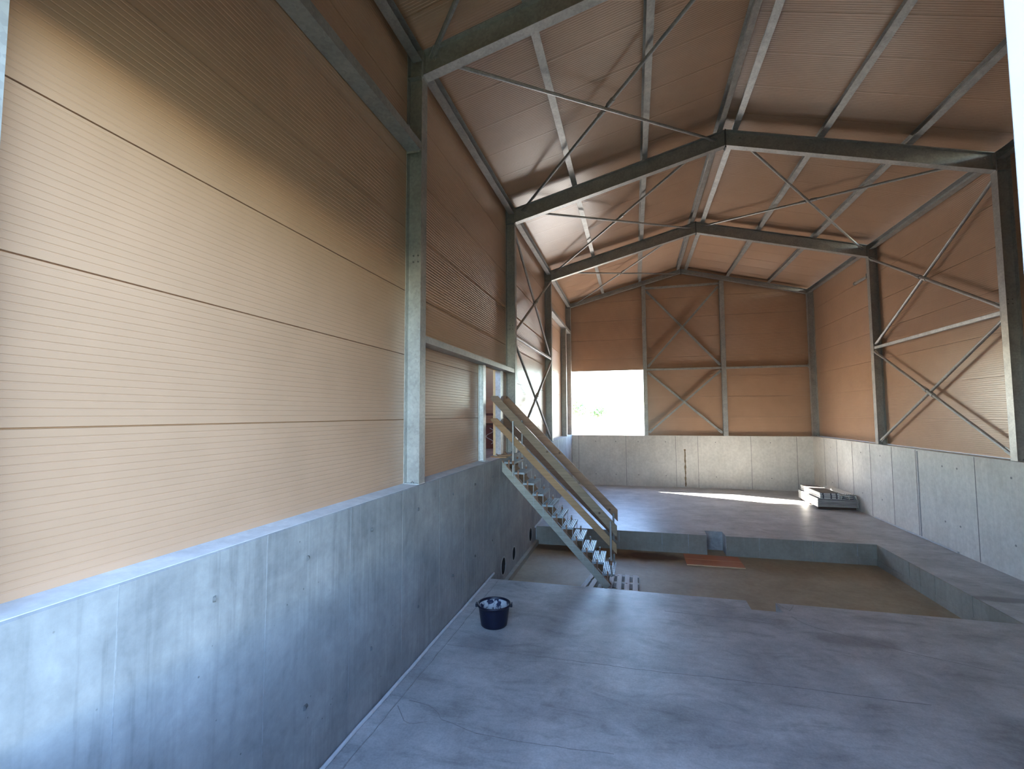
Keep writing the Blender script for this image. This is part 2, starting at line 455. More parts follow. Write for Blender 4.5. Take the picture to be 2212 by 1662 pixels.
# ---- walls
wl_ = empty('wall_left'); tag(wl_, 'left long wall, ribbed brown panels above a grey concrete upstand', 'wall', None, 'structure')
wr_ = empty('wall_right'); tag(wr_, 'right long wall, ribbed brown panels above a pale concrete upstand', 'wall', None, 'structure')
wb_ = empty('wall_back'); tag(wb_, 'back gable wall, brown panels over concrete with open window bay', 'wall', None, 'structure')
wf_ = empty('wall_front'); tag(wf_, 'front gable wall of brown panels beside the gate opening', 'wall', None, 'structure')
J0 = 3.507
rows = [(ZC + 0.002, J0)] + [(J0 + k, J0 + k + 1) for k in range(6)]
DY0, DY1, DZ = 10.42, 12.06, 4.74              # door hole in the left wall
bays = [(1.40, FY[1]), (FY[1], FY[2]), (FY[2], FY[3]), (FY[3], YP + 0.1)]
for bi, (a, b_) in enumerate(bays):
    for (z0, z1) in rows:
        segs = [(a, b_, z0, z1)]
        if bi == 1 and z0 < DZ:
            segs = [(a, DY0, z0, min(z1, DZ)), (DY1, b_, z0, min(z1, DZ))]
            if z1 > DZ: segs.append((a, b_, DZ, z1))
        for (p, q, s, t) in segs:
            wall_panel(wl_, 'L', (-D, p, s), q - p, t - s, (0, 1, 0), (0, 0, 1), (1, 0, 0))
        wall_panel(wr_, 'R', (W + D, a, z0 - (0 if z0 < 3 else 0.10)), b_ - a, (z1 - z0) - (0.10 if z0 < 3 else 0), (0, 1, 0), (0, 0, 1), (-1, 0, 0))
# cut foam edges of the door hole
o = MB().box(-D - PT + .004, -D - .004, DY1 - 0.34, DY1 - 0.30, ZC, DZ).box(-D - PT + .004, -D - .004, DY0 - .001, DY1 - .3, DZ - .004, DZ + .001).build('cut_insulation_edge', PIR, wl_)

# concrete upstand left, with three pipe holes cut
bm = bmesh.new()
me = bpy.data.meshes.new('upstand')
mbx = MB(); ya_, yb_ = 1.3, YB + 0.4
mbx.add([(0, ya_, -.95), (0, ya_, ZC - .018), (-.02, ya_, ZC - .006), (-D, ya_, ZC + .006), (-.55, ya_, ZC + .006), (-.55, ya_, -.95), (0, yb_, -.95), (0, yb_, ZC - .018), (-.02, yb_, ZC - .006), (-D, yb_, ZC + .006), (-.55, yb_, ZC + .006), (-.55, yb_, -.95)], [(5, 4, 3, 2, 1, 0), (6, 7, 8, 9, 10, 11)] + [(i, (i + 1) % 6, (i + 1) % 6 + 6, i + 6) for i in range(6)])
me.from_pydata(mbx.v, [], mbx.f)
tmp = bpy.data.objects.new('upstand', me); COL.objects.link(tmp)
cutters = []
PIPES = [(11.31, -0.09, 0.215), (12.34, -0.08, 0.185), (14.41, -0.09, 0.215)]
for (py, pz, pr) in PIPES:
    cm = bpy.data.meshes.new('cut'); c = MB().tube((-0.40, py, pz), (0.3, py, pz), pr, 32); cm.from_pydata(c.v, [], c.f)
    co = bpy.data.objects.new('cut', cm); COL.objects.link(co); cutters.append(co)
    bb = bmesh.new(); bb.from_mesh(cm); bmesh.ops.recalc_face_normals(bb, faces=bb.faces[:]); bb.to_mesh(cm); bb.free()
    md = tmp.modifiers.new('b', 'BOOLEAN'); md.object = co; md.operation = 'DIFFERENCE'; md.solver = 'EXACT'
bb = bmesh.new(); bb.from_mesh(me); bmesh.ops.recalc_face_normals(bb, faces=bb.faces[:]); bb.to_mesh(me); bb.free()
bpy.context.view_layer.update()
dg = bpy.context.evaluated_depsgraph_get()
me2 = bpy.data.meshes.new_from_object(tmp.evaluated_get(dg))
for c in cutters: bpy.data.objects.remove(c)
bpy.data.objects.remove(tmp)
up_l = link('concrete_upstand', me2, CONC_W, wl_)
for y in (0.9 + 1.43, 3.578, 4.85, 6.1, 7.4, 8.6, 9.76, 11.0, 12.12, 13.3, 14.6, 16.0, 17.3, 18.5, 19.8, 21.0, 22.2, 23.4):
    MB().box(-0.004, 0.0012 if y < 6 else 0.0025, y - .0045, y + .0045, 0.02 if not PY0 < y < PY1 else PIT + .1, ZC - 0.01).build('formwork_seam', SEAM_L if y < 6 else SEAM, up_l)
MB().add([(-.016, 1.3, ZC - .006), (-D + .001, 1.3, ZC + .004), (-D + .001, 1.3, ZC + .012), (-.022, 1.3, ZC - .003), (-.016, YB, ZC - .006), (-D + .001, YB, ZC + .004), (-D + .001, YB, ZC + .012), (-.022, YB, ZC - .003)], [(0, 1, 2, 3), (4, 7, 6, 5), (0, 3, 7, 4), (3, 2, 6, 7), (2, 1, 5, 6), (1, 0, 4, 5)]).build('mortar_bed', MORTAR_BRIGHT, up_l)  # mortar strip, ledge brightness put into its paler colour
for y in (3.05, 4.10, 5.3, 6.6, 8.0, 9.2, 10.4):
    for z in (2.17, 0.75):
        MB().tube((-0.01, y + random.uniform(-.05, .05), z), (0.003, y, z), 0.024, 16).build('tie_hole_plug', PLUG, up_l)
for (py, pz, pr) in PIPES:
    m_ = MB(); n_ = 32
    for k in range(n_):
        a0, a1 = 2 * math.pi * k / n_, 2 * math.pi * (k + 1) / n_
        f = lambda x, r, a: (x, py + r * math.cos(a), pz + r * math.sin(a))
        m_.add([f(0.006, pr, a0), f(0.006, pr, a1), f(0.006, pr - .018, a1), f(0.006, pr - .018, a0), f(-.004, pr - .018, a0), f(-.004, pr - .018, a1), f(-.01, pr, a0), f(-.01, pr, a1)], [(0, 1, 2, 3), (3, 2, 5, 4), (0, 6, 7, 1)])
    pp = m_.build('pipe_sleeve', PIPE, wl_)
    MB().tube((-.39, py, pz), (-.004, py, pz), pr - .017, 32, cap=False).build('pipe_bore', DARK, pp)
    MB().tube((-.395, py, pz), (-.385, py, pz), pr - .018, 32).build('pipe_end', DARK, pp)
tr = MB().box(0, 0.10, PY0 + 0.0, PY1 - .03, PIT, PIT + 0.13).build('trim_1', CONC_PW); tag(tr, 'low concrete footing ledge at left wall inside the pit', 'ledge', None, 'structure')

# right upstand
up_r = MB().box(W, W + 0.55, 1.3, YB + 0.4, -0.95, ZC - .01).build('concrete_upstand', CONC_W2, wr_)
for y in (23.3, 22.0, 20.6, 19.2, 17.76, 16.42, 13.94, 11.6, 9.2):
    MB().box(W - 0.005, W + .004, y - .010, y + .010, 0.02, ZC - 0.03).build('formwork_seam', SEAM, up_r)
MB().box(W - 0.004, W + .004, 16.30, 16.36, 0.02, ZC - 0.06).build('formwork_seam', SEAM_L, up_r)
for y in (22.6, 19.9, 18.5, 15.2, 12.8, 14.6):
    for z in (2.15, 0.7):
        MB().tube((W + .01, y, z), (W - .003, y, z), 0.026, 16).build('tie_hole_plug', SEAM, up_r)
# back upstand
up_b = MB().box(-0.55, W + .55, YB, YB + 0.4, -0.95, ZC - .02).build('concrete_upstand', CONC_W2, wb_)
for x in (0.336, 2.71, 5.08, 6.10, 8.46, 10.4):
    MB().box(x - .009, x + .009, YB - 0.005, YB + .004, 0.02, ZC - .04).build('formwork_seam', SEAM, up_b)
o = MB()
for k in range(24):
    z = 0.05 + k * 0.075; wd = 0.026 + 0.008 * math.sin(k * 1.7) + 0.012 * random.random()
    o.box(5.50 - wd + .01 * math.sin(k), 5.50 + wd, YB - 0.006, YB + .003, z, z + 0.077)
o.build('rough_patch', m_plain('patch_mortar', (0.20, 0.15, 0.09), 0.9, 0, 0.3, 15), up_b)
for x in (1.2, 2.2, 3.3, 4.6, 6.9, 9.3):
    for z in (2.2, 0.55):
        MB().tube((x, YB + .01, z), (x, YB - .003, z), 0.025, 14).build('tie_hole_plug', SEAM, up_b)

# gable panels: rows of 1 m, gap for the window in the left field
GJ = 3.42
GA0, GA1, GB0, GB1 = 3.62, 3.81, 7.29, 7.50
WTOP = 5.83
zrow = [ZC - .05] + [GJ + k for k in range(9)]
def roofz(x): return zt(min(max(x, 0), W)) + PH - (SL * max(0, -x)) - (SL * max(0, x - W))
for i, z0 in enumerate(zrow):
    z1 = zrow[i + 1] if i + 1 < len(zrow) else z0 + 1
    for (x0, x1) in ((-D, (GA0 + GA1) / 2), ((GA0 + GA1) / 2, (GB0 + GB1) / 2), ((GB0 + GB1) / 2, W + D)):
        lo = z0
        if x0 < 0 and z0 < WTOP:
            if z1 < WTOP: continue
            lo = WTOP
        zmax = max(roofz(x0), roofz(x1)) + (0.3 if x0 < MID < x1 else 0.0)
        if x0 < MID < x1: zmax = zt(MID) + PH + .05
        if lo >= zmax: continue
        wall_panel(wb_, 'B', (x0, YP, lo), x1 - x0, min(z1, zmax + .05) - lo, (1, 0, 0), (0, 0, 1), (0, -1, 0))
# window hole: sheet metal sill and head
wnd = empty('window_1', (0, YB, ZC)); tag(wnd, 'open unglazed window bay in the back gable, glaring white', 'window', None, 'structure')
MB().box(-D, GA0, YP - .003, YP + PT + .003, WTOP - 0.012, WTOP - .002).build('head_flashing', STEEL_B, wnd)
MB().box(-D, GA0, YP - 0.0, YB + 0.42, ZC - .019, ZC - .012).build('sill_flashing', STEEL_B, wnd)

# front gable wall: gate hole between the left column and the white jamb post
GX = 4.232
GHEAD = 6.0
MB().box(-.55, W + .55, .92, 1.30, -.95, 1.90).build('concrete_upstand', CONC_W, wf_)
for (x0, x1, z0, z1) in ((GX + 0.2, W + .5, 1.90, 12.2), (-0.38, GX + 0.2, GHEAD, 12.2)):
    k = 0; z = z0
    while z < z1 - .01:
        h = min(1.0, z1 - z)
        xm = (x0 + x1) / 2
        top = roofz(MID) if x0 < MID < x1 else max(roofz(x0), roofz(x1))
        if z < top:
            wall_panel(wf_, 'F', (x0, 1.40, z), x1 - x0, min(h, top + .05 - z), (1, 0, 0), (0, 0, 1), (0, 1, 0))
        z += h
MB().box(W + .0, W + .55, 1.25, 1.5, -.9, 10).build('corner_post', STEEL, wf_)

# ceiling: ribbed roof panels, eaves to ridge, joints every metre
ce = empty('ceiling'); tag(ce, 'pitched ceiling of ribbed brown roof panels, joints running up slope', 'ceiling', None, 'structure')
cs, sn = 1 / math.sqrt(1 + SL * SL), SL / math.sqrt(1 + SL * SL)
LS = (MID + 0.4) / cs
yy = 0.15
while yy < 25.0:
    link('panel', panel_mesh('roofL', LS, 1.0, (cs, 0, sn), (0, 1, 0), (sn, 0, -cs)), None, ce, (-0.4, yy, ZT0 + PH - 0.4 * SL))
    link('panel', panel_mesh('roofR', LS, 1.0, (-cs, 0, sn), (0, 1, 0), (-sn, 0, -cs)), None, ce, (W + 0.4, yy, ZT0 + PH - 0.4 * SL))
    yy += 1.0
MB().bar((MID, 0.15, zt(MID) + PH + 0.16), (MID, 25.15, zt(MID) + PH + 0.16), 0.9, 0.02).build('ridge_cap', PANEL, ce)

# ------------------------------------------------------------------ steel frames
FL = ['front gate portal frame with galvanized column at the left picture edge',
      'nearest complete portal frame, its galvanized rafter crossing the top of the picture',
      'second portal frame from the camera, dark rafters meeting at the ridge',
      'third portal frame from the camera, in front of the back gable',
      'slim gable portal frame standing against the back wall']
def portal(i):
    y = FY[i]; y_ = y
    t = tag(empty('portal_frame', (MID, y, ZC)), FL[i], 'steel frame', 'portal frames')
    rh = RH if i < 4 else 0.20
    for s in (0, 1):
        xa = -D if s == 0 else W
        xc = xa + D / 2
        cm = MB(); cm.hbeam((xc, y, ZC + .014), (xc, y, ZT0 - 0.01), D, 0.2, 0.013, 0.009, upv=(1, 0, 0))
        cm.box(xa, xa + D, y - .1, y + .1, ZT0 - 0.012, ZT0)                      # cap plate
        for zz in (ZT0 - rh, ):
            cm.box(xa + .013, xa + D - .013, y - .095, y + .095, zz - .006, zz + .006)   # stiffener
        c = cm.build('column', STEEL, t)
        MB().box(xa - (0 if s else 0), xa + D, y - .105, y + .105, ZC, ZC + .014).build('base_plate', STEEL_B if i == 1 else STEEL, c)
        for yo in (-.06, .06):
            b1 = MB(); b1.tube((xc, y + yo, ZC + .014), (xc, y + yo, ZC + .03), .018, 6); b1.tube((xc, y + yo, ZC + .03), (xc, y + yo, ZC + .05), .009, 8)
            b1.build('anchor_bolt', BOLT, c)
        if i in (1, 2):
            for (dx, zz) in ((-.04, 6.1), (.04, 6.1), (-.04, 6.0), (.04, 6.0)):
                MB().tube((xc + dx, y - .012, zz - 0.02 * i), (xc + dx, y - .004, zz - 0.02 * i), .014, 8).build('bolt_hole', BOLT, c)
        # rafter
        x0, x1 = (0.012, MID - 0.012) if s == 0 else (W - 0.012, MID + 0.012)
        hp = rh * cs
        z0, z1 = zt(x0) - rh / 2, zt(x1) - rh / 2
        dxs = SL * (1)
        rm = MB()
        if s == 0: rm.hbeam((x0, y, z0), (x1, y, z1), hp, 0.18, 0.014, 0.009, (0, 0, 1), SL, SL)
        else: rm.hbeam((x0, y, z0), (x1, y, z1), hp, 0.18, 0.014, 0.009, (0, 0, 1), SL, SL)
        r = rm.build('rafter', STEEL, t)
        MB().box(min(x0, x0 - .011 if s == 0 else x0), max(x0, x0 + .011 if s else x0), y - .09, y + .09, zt(0) - rh - .02, zt(0) + .0).build('end_plate', STEEL, r)
        xr = MID - .006 if s == 0 else MID + .006
        MB().box(xr - .006, xr + .006, y - .09, y + .09, zt(MID) - rh - .06, zt(MID) + .01).build('ridge_plate', BOLT, r)
        for dz in (-.05, -rh + .06, -rh - .03):
            MB().tube((MID - .03, y + .05, zt(MID) + dz), (MID + .03, y + .05, zt(MID) + dz), .014, 6).build('ridge_bolt', BOLT, r) if s == 0 else None
    return t
frames = [portal(i) for i in range(5)]

# ------------------------------------------------------------------ purlins
BN = ['in the bay nearest the camera', 'between nearest and second frames', 'between second and third frames', 'between third frame and back gable']
PL = [(1.70, 'left-slope roof purlin next to the eave'), (3.55, 'left-slope roof purlin halfway up'), (5.40, 'left one of the two ridge purlins'),
      (5.76, 'right one of the two ridge purlins'), (7.66, 'right-slope roof purlin halfway up'), (9.45, 'right-slope roof purlin next to the eave')]
for bi in range(4):
    y0, y1 = FY[bi], FY[bi + 1]
    for x, nm in PL:
        t = tag(empty('roof_purlin', (x, y0, zt(x))), nm + ' ' + BN[bi], 'purlin', 'roof purlins')
        sgn = 1 if x < MID else -1
        upv = Vector((-sn * sgn, 0, cs))
        c0 = Vector((x, y0 + .004, zt(x))) + upv * (PH / 2 + .001); c1 = Vector((x, y1 - .004, zt(x))) + upv * (PH / 2 + .001)
        MB().hbeam(c0, c1, PH - .004, 0.14, 0.012, 0.008, upv=upv).build('beam', STEEL, t)
        for yy_ in (y0 + .07, y1 - .07):
            for sd_ in (-.05, .05):
                p = Vector((x + sd_, yy_, zt(x + 0))) + Vector((0, 0, SL * sgn * sd_))
                MB().tube(p + upv * .012, p + upv * .035, .014, 6).build('fixing_bolt', BOLT, t)
    for s, nm in ((0, 'left eave beam on the column heads'), (1, 'right eave beam on the column heads')):
        x0, x1 = (-0.16, 0.0) if s == 0 else (W, W + .16)
        t = tag(empty('eave_beam', ((x0 + x1) / 2, y0, 9.2)), nm + ' ' + BN[bi], 'beam', 'eave beams')
        yA, yB = y0 + .104, y1 - .104
        xm = (x0 + x1) / 2
        MB().ubeam((x0 if s == 0 else x1, yA, 9.29), (x0 if s == 0 else x1, yB, 9.29), 0.18, 0.16, 0.008, flip=(1 if s == 0 else -1)).build('beam', STEEL, t)
        for ye in (yA, yB):
            MB().box(x0, x1, ye - .004, ye + .004, 9.195, 9.385).build('end_plate', STEEL, t)

# ------------------------------------------------------------------ roof bracing (crossed rods)
def roof_pt(x, y, off=0.13): return Vector((x, y, zt(x) - off))
def cross(name, parent_lbl, loc, diags, group, r=0.03, normal=(0, 0, 1), plates=True, kind='tube'):
    t = tag(empty(name, loc), parent_lbl, 'brace', group)
    N_ = Vector(normal)
    for k, (p, q) in enumerate(diags):
        p = Vector(p); q = Vector(q); off = N_ * (0.022 if k else -0.022)
        p = p + off; q = q + off
        m_ = MB()
        if kind == 'tube': m_.tube(p, q, r, 10)
        else: m_.angle(p, q, r * 2, 0.008, upv=N_)
        d = m_.build('diagonal', STEEL, t, smooth=False)
        if plates:
            dr = (q - p).normalized()
            for a, b_ in ((p, p + dr * 0.22), (q, q - dr * 0.22)):
                sd_ = dr.cross(N_).normalized()
                g_ = MB().obox((a + b_) / 2, dr, sd_, N_, 0.12, 0.06, 0.005).build('gusset_plate', STEEL, d)
                e = (b_ - a).normalized()
                for u in (0.05, 0.1):
                    MB().tube(b_ - e * u - N_ * .0 + N_ * (-.03), b_ - e * u + N_ * .03, .012, 6).build('bolt', BOLT, d)
    if kind == 'tube' and len(diags) == 2:
        (p, q), (a, b_) = diags
        p, q, a, b_ = map(Vector, (p, q, a, b_))
        # coupling sleeves either side of the crossing
        best = min((((p.lerp(q, i / 200) - a.lerp(b_, j / 200)).length, i, j) for i in range(0, 201, 4) for j in range(0, 201, 4)))
        j = best[2] / 200; L = (b_ - a).length
        for sg in (-1, 1):
            c = a.lerp(b_, j + sg * 0.16 / L) + N_ * .022; d_ = (b_ - a).normalized()
            MB().tube(c - d_ * .09, c + d_ * .09, r * 1.45, 10).build('coupling_sleeve', STEEL, t)
    return t
sN = Vector((-sn, 0, cs)); sNr = Vector((sn, 0, cs))
RG = 'roof cross braces'
cross('roof_brace', 'crossed steel roof bracing on the left slope nearest the camera', (2.7, 4.1, 9.9), [(roof_pt(.3, FY[0]), roof_pt(5.2, FY[1])), (roof_pt(.12, FY[1]), roof_pt(5.2, FY[0]))], RG, 0.04, sN)
cross('roof_brace', 'crossed steel roof bracing on left slope between nearest and second frames', (2.7, 9.6, 9.9), [(roof_pt(.15, FY[1]), roof_pt(5.3, FY[2])), (roof_pt(.22, FY[2]), roof_pt(5.2, FY[1]))], RG, 0.034, sN)
cross('roof_brace', 'crossed steel roof bracing on left slope between second and third frames', (2.7, 15.6, 9.9), [(roof_pt(.25, FY[2]), roof_pt(5.35, FY[3])), (roof_pt(.15, FY[3]), roof_pt(5.2, FY[2]))], RG, 0.034, sN)
cross('roof_brace', 'crossed steel roof bracing on right slope between second and third frames', (8.3, 15.6, 9.9), [(roof_pt(5.85, FY[2]), roof_pt(W - .12, FY[3])), (roof_pt(5.75, FY[3]), roof_pt(W - .12, FY[2]))], RG, 0.034, sNr)
cross('roof_brace', 'crossed steel roof bracing on left slope in front of the back gable', (2.7, 21.6, 9.9), [(roof_pt(.25, FY[3]), roof_pt(5.3, FY[4])), (roof_pt(.2, FY[4]), roof_pt(5.2, FY[3]))], RG, 0.034, sN)

# ------------------------------------------------------------------ wall bracing and girts
WG = 'wall cross braces'
for s, nm in ((0, 'left'), (1, 'right')):
    x = -0.06 if s == 0 else W + 0.06
    N_ = (1, 0, 0) if s == 0 else (-1, 0, 0)
    ya, yb = FY[2] + .1, FY[3] - .1
    cross('wall_brace', 'lower crossed bracing on the %s wall between second and third frames' % nm, (x, FY[2], 2.6), [((x, ya, 5.66), (x, yb, 2.66)), ((x, ya, 2.66), (x, yb, 5.66))], WG, 0.04, N_, kind='tube')
    cross('wall_brace', 'upper crossed bracing on the %s wall between second and third frames' % nm, (x, FY[2], 5.8), [((x, ya, 8.88), (x, yb, 5.92)), ((x, ya, 5.92), (x, yb, 8.88))], WG, 0.04, N_, kind='tube')
    t = tag(empty('wall_girt', (x, FY[2], 5.78)), 'pale horizontal tube between upper and lower bracing on %s wall' % nm, 'girt', 'wall girts')
    MB().bar((x, ya, 5.79), (x, yb, 5.79), 0.09, 0.09).build('tube', STEEL_B, t, bevel=.008)
    for yy_ in (ya, yb):
        MB().box(x - .06, x + .06, yy_ - .012, yy_ + .012, 5.66, 5.92).build('end_plate', STEEL, t)

def girt(label, y0, y1, z, x=-0.13, h=0.14, wd=0.12, mat=STEEL):
    t = tag(empty('wall_girt', (x, y0, z)), label, 'girt', 'wall girts')
    MB().ubeam((-.012, y0, z), (-.012, y1, z), h, D - .03, 0.008, flip=-1).build('channel', mat, t)
    for yy_, sg in ((y0, 1), (y1, -1)):
        MB().box(-D + .02, -.03, yy_ - .001, yy_ + .010 * sg, z - h / 2 - .03, z + h / 2 + .02).build('cleat', STEEL, t)
        MB().tube((-.10, yy_ - .014, z - .03), (-.10, yy_ + .014, z - .03), .014, 6).build('cleat_bolt', BOLT, t)
    return t
girt('steel channel girt high on the left wall in the bay nearest the camera', FY[0] + .1, FY[1] - .1, 7.80)
girt('steel channel girt over the door on the left wall', FY[1] + .1, FY[2] - .1, 4.77, h=0.11)
girt('steel channel girt on the left wall beside the back window', FY[3] + .1, FY[4] - .1, 7.86)
# post below that girt
t = tag(empty('wall_post', (-D / 2, 22.85, ZC)), 'dark steel post on the left wall beside the back corner column', 'post')
MB().hbeam((-D / 2, 22.85, ZC + .012), (-D / 2, 22.85, 7.78), D - .01, 0.18, .012, .009, upv=(1, 0, 0)).build('profile', STEEL, t)
MB().box(-D, 0, 22.75, 22.95, ZC, ZC + .012).build('base_plate', STEEL, t)
# door frame posts
for (ya, yb, lb) in ((DY0 - .33, DY0 - .02, 'near galvanized steel door post of the left wall doorway'), (DY1 - .34, DY1 - .04, 'far galvanized steel door post of the left wall doorway')):
    t = tag(empty('door_post', (-.15, (ya + yb) / 2, ZC)), lb, 'door post', 'door posts')
    if ya < 11:
        MB().hbeam((-D + .067, 10.25, ZC + .014), (-D + .067, 10.25, DZ - .03), 0.12, 0.18, .008, .006, upv=(1, 0, 0)).build('profile', STEEL_B, t)
        MB().box(-D + .005, -.10, 10.13, 10.37, ZC + .002, ZC + .014).build('base_plate', STEEL_B, t)
    else:
        MB().ubeam((-D + .02, (ya + yb) / 2 - .16, ZC + .01), (-D + .02, (ya + yb) / 2 - .16, DZ - .03), 0.14, .26, .006, upv=(1, 0, 0), flip=1).build('profile', STEEL_B, t)
        MB().box(-D + .005, -.05, ya, yb, ZC, ZC + .01).build('base_plate', STEEL_B, t)

# gable posts, girts, bracing
for (a, b_, lb) in ((GA0, GA1, 'gable post on the back wall right beside the bright window opening'), (GB0, GB1, 'gable post on the back wall right of the crossed bracing')):
    xm = (a + b_) / 2
    t = tag(empty('gable_post', (xm, YP - .1, ZC)), lb, 'post', 'gable posts')
    MB().hbeam((xm, YP - .105, ZC), (xm, YP - .105, zt(a if a < MID else b_) - .2), 0.20, b_ - a, .012, .009, upv=(0, 1, 0)).build('profile', STEEL, t)
    MB().box(a - .01, b_ + .01, YP - .21, YP, ZC - .02, ZC).build('base_plate', STEEL, t)
def ggirt(lb, x0, x1, z, h):
    t = tag(empty('gable_girt', (x0, YP - .1, z)), lb, 'girt', 'gable girts')
    MB().bar((x0, YP - .09, z), (x1, YP - .09, z), .12, h).build('tube', STEEL, t, bevel=.006)
    for xx in (x0, x1):
        MB().box(xx - .006, xx + .006, YP - .16, YP - .02, z - .10, z + .10).build('end_plate', STEEL, t)
ggirt('horizontal girt on the back gable between upper and lower bracing', GA1, GB0, 5.81, .09)
ggirt('horizontal girt on the back gable running right to the corner column', GB1, W, 5.80, .09)
ggirt('topmost horizontal girt on the back gable below the ridge', GA1, GB0, 9.98, .09)
yg = YP - .12
cross('gable_brace', 'lower crossed bracing on the back gable beside the window opening', (5.5, yg, 2.6), [((GA1 + .05, yg, 5.66), (GB0 - .05, yg, 2.66)), ((GA1 + .05, yg, 2.66), (GB0 - .05, yg, 5.66))], 'gable cross braces', .045, (0, -1, 0), kind='angle')
cross('gable_brace', 'upper crossed bracing on the back gable below the ridge', (5.5, yg, 6), [((GA1 + .05, yg, 9.82), (GB0 - .05, yg, 5.96)), ((GA1 + .05, yg, 5.96), (GB0 - .05, yg, 9.82))], 'gable cross braces', .045, (0, -1, 0), kind='angle')

# white jamb post of the gate
t = tag(empty('gate_jamb_post', (GX + .1, 1.5, 1.9)), 'white gate post at the right edge of the picture, very near', 'post')
MB().box(GX, GX + .20, 1.28, 1.652, 1.915, GHEAD).build('post', WHITE, t, bevel=.012)
MB().box(GX - .02, GX + .22, 1.25, 1.67, 1.90, 1.915).build('base_plate', STEEL_B, t)
# pipe stub on the third right column
t = tag(empty('pipe_stub', (W - .1, 19.0, 8.4)), 'short pipe bracket high on the third right column', 'pipe')
MB().tube((W + .05, FY[3] + .12, 8.34), (W + .05, FY[3] + 1.15, 8.34), .05, 14).build('pipe', STEEL, t)
MB().box(W - .02, W + .12, FY[3] + .1, FY[3] + .13, 8.26, 8.42).build('clamp_plate', STEEL, t)
MB().tube((W + .05, FY[3] + 1.10, 8.34), (W + .05, FY[3] + 1.18, 8.34), .065, 14).build('end_cap', STEEL, t)

# ------------------------------------------------------------------ stairs
YN, YF = 11.20, 12.08
ST = empty('site_staircase', (2.6, (YN + YF) / 2, PIT + .14))
tag(ST, 'steep temporary staircase with grating steps rising from pit to the wall doorway', 'staircase')
def step_xz(k): return (2.37 - 0.2312 * k, -0.052 + 0.2475 * k)       # left edge of step k
sl_d = Vector((-0.2312, 0, 0.2475)).normalized()
sl_n = Vector((0.2475, 0, 0.2312)).normalized()
s0 = Vector((2.495, 0, -0.3575)); s1 = s0 + sl_d * 3.98
for y, mt, off in ((YN + .05, TIMG, 0), (YF - .05, TIM3, 0)):
    a = Vector((s0.x, y, s0.z)); b_ = Vector((s1.x, y, s1.z))
    o = MB().obox((a + b_) / 2 + sl_n * .0, sl_d, Vector((0, 1, 0)), sl_n, (b_ - a).length / 2, .03, .085).build('stringer', mt, ST, bevel=.004)
    MB().obox((a + b_) / 2 + sl_n * .092, sl_d, Vector((0, 1, 0)), sl_n, (b_ - a).length / 2, .034, .006).build('edge_strip', RUST, o)
# one grating step as shared meshes
def grating(k):
    x, z = step_xz(k); d = 0.275
    y0, y1 = YN, YF + .04
    m_ = MB(); nb = 7
    for i in range(nb):
        xa = x + d * i / nb
        m_.box(xa, xa + .022, y0, y1, z - .028, z)
    for i in range(6):
        ya = y0 + (y1 - y0) * i / 6
        m_.box(x, x + d, ya, ya + .012, z - .022, z - .008)
    m_.box(x, x + d, y0 - .004, y0 + .006, z - .04, z + .004); m_.box(x, x + d, y1 - .006, y1 + .004, z - .04, z + .004)
    m_.box(x, x + .008, y0, y1, z - .04, z + .006); m_.box(x + d - .008, x + d, y0, y1, z - .04, z + .003)
    return m_
gme = None
x0s, z0s = step_xz(0)
for k in range(11):
    x, z = step_xz(k)
    loc = (x, YN, z)
    if gme is None:
        o = grating(0).build('grating_step', GRATE, ST, loc=(x0s, YN, z0s)); gme = o.data
        shared = []
        for yy_ in (YN + .02, YF + .0):
            c = MB()
            c.box(x0s + .10, x0s + .135, yy_ - .025, yy_ + .005, z0s - .16, z0s + .055)
            c.bar((x0s + .02, yy_ - .01, z0s - .02), (x0s + .125, yy_ - .01, z0s - .14), .018, .018)
            shared.append(('clamp_bracket', c.build('clamp_bracket', RUST, o).data))
        p = MB().tube((x0s + .12, YF + .02, z0s - .02), (x0s + .12, YF + .02, z0s + .10), .018, 8).build('clamp_peg', STEEL, o)
        shared.append(('clamp_peg', p.data))
        for yy_ in (YN + .015, YF + .015):
            for xx in (.03, .255):
                hh = MB().bar((x0s + xx, yy_, z0s - .03), (x0s + xx, yy_, z0s - .24), .012, .012, (1, 0, 0)).build('hanger_rod', STEEL, o)
                shared.append(('hanger_rod', hh.data))
    else:
        o = link('grating_step', gme, None, ST, loc)
        for nm, m_ in shared:
            c = link(nm, m_, None, o); c.location = (0, 0, 0)
# handrail posts
def post(x, y, z0, z1, r=.024, mat=STEEL):
    MB().tube((x, y, z0), (x, y, z1), r, 12).build('handrail_post', mat, ST, smooth=False)
    MB().tube((x, y, z0 + .26), (x, y, z0 + .36), r * 1.25, 12).build('post_sleeve', RUST, ST)
post(2.575, YN - .02, -0.10, 1.13)
post(2.60, YF + .0, -0.10, 1.13)
post(0.285, YN - .02, 2.10, 3.42)
post(0.30, YF + .0, 2.10, 3.42)
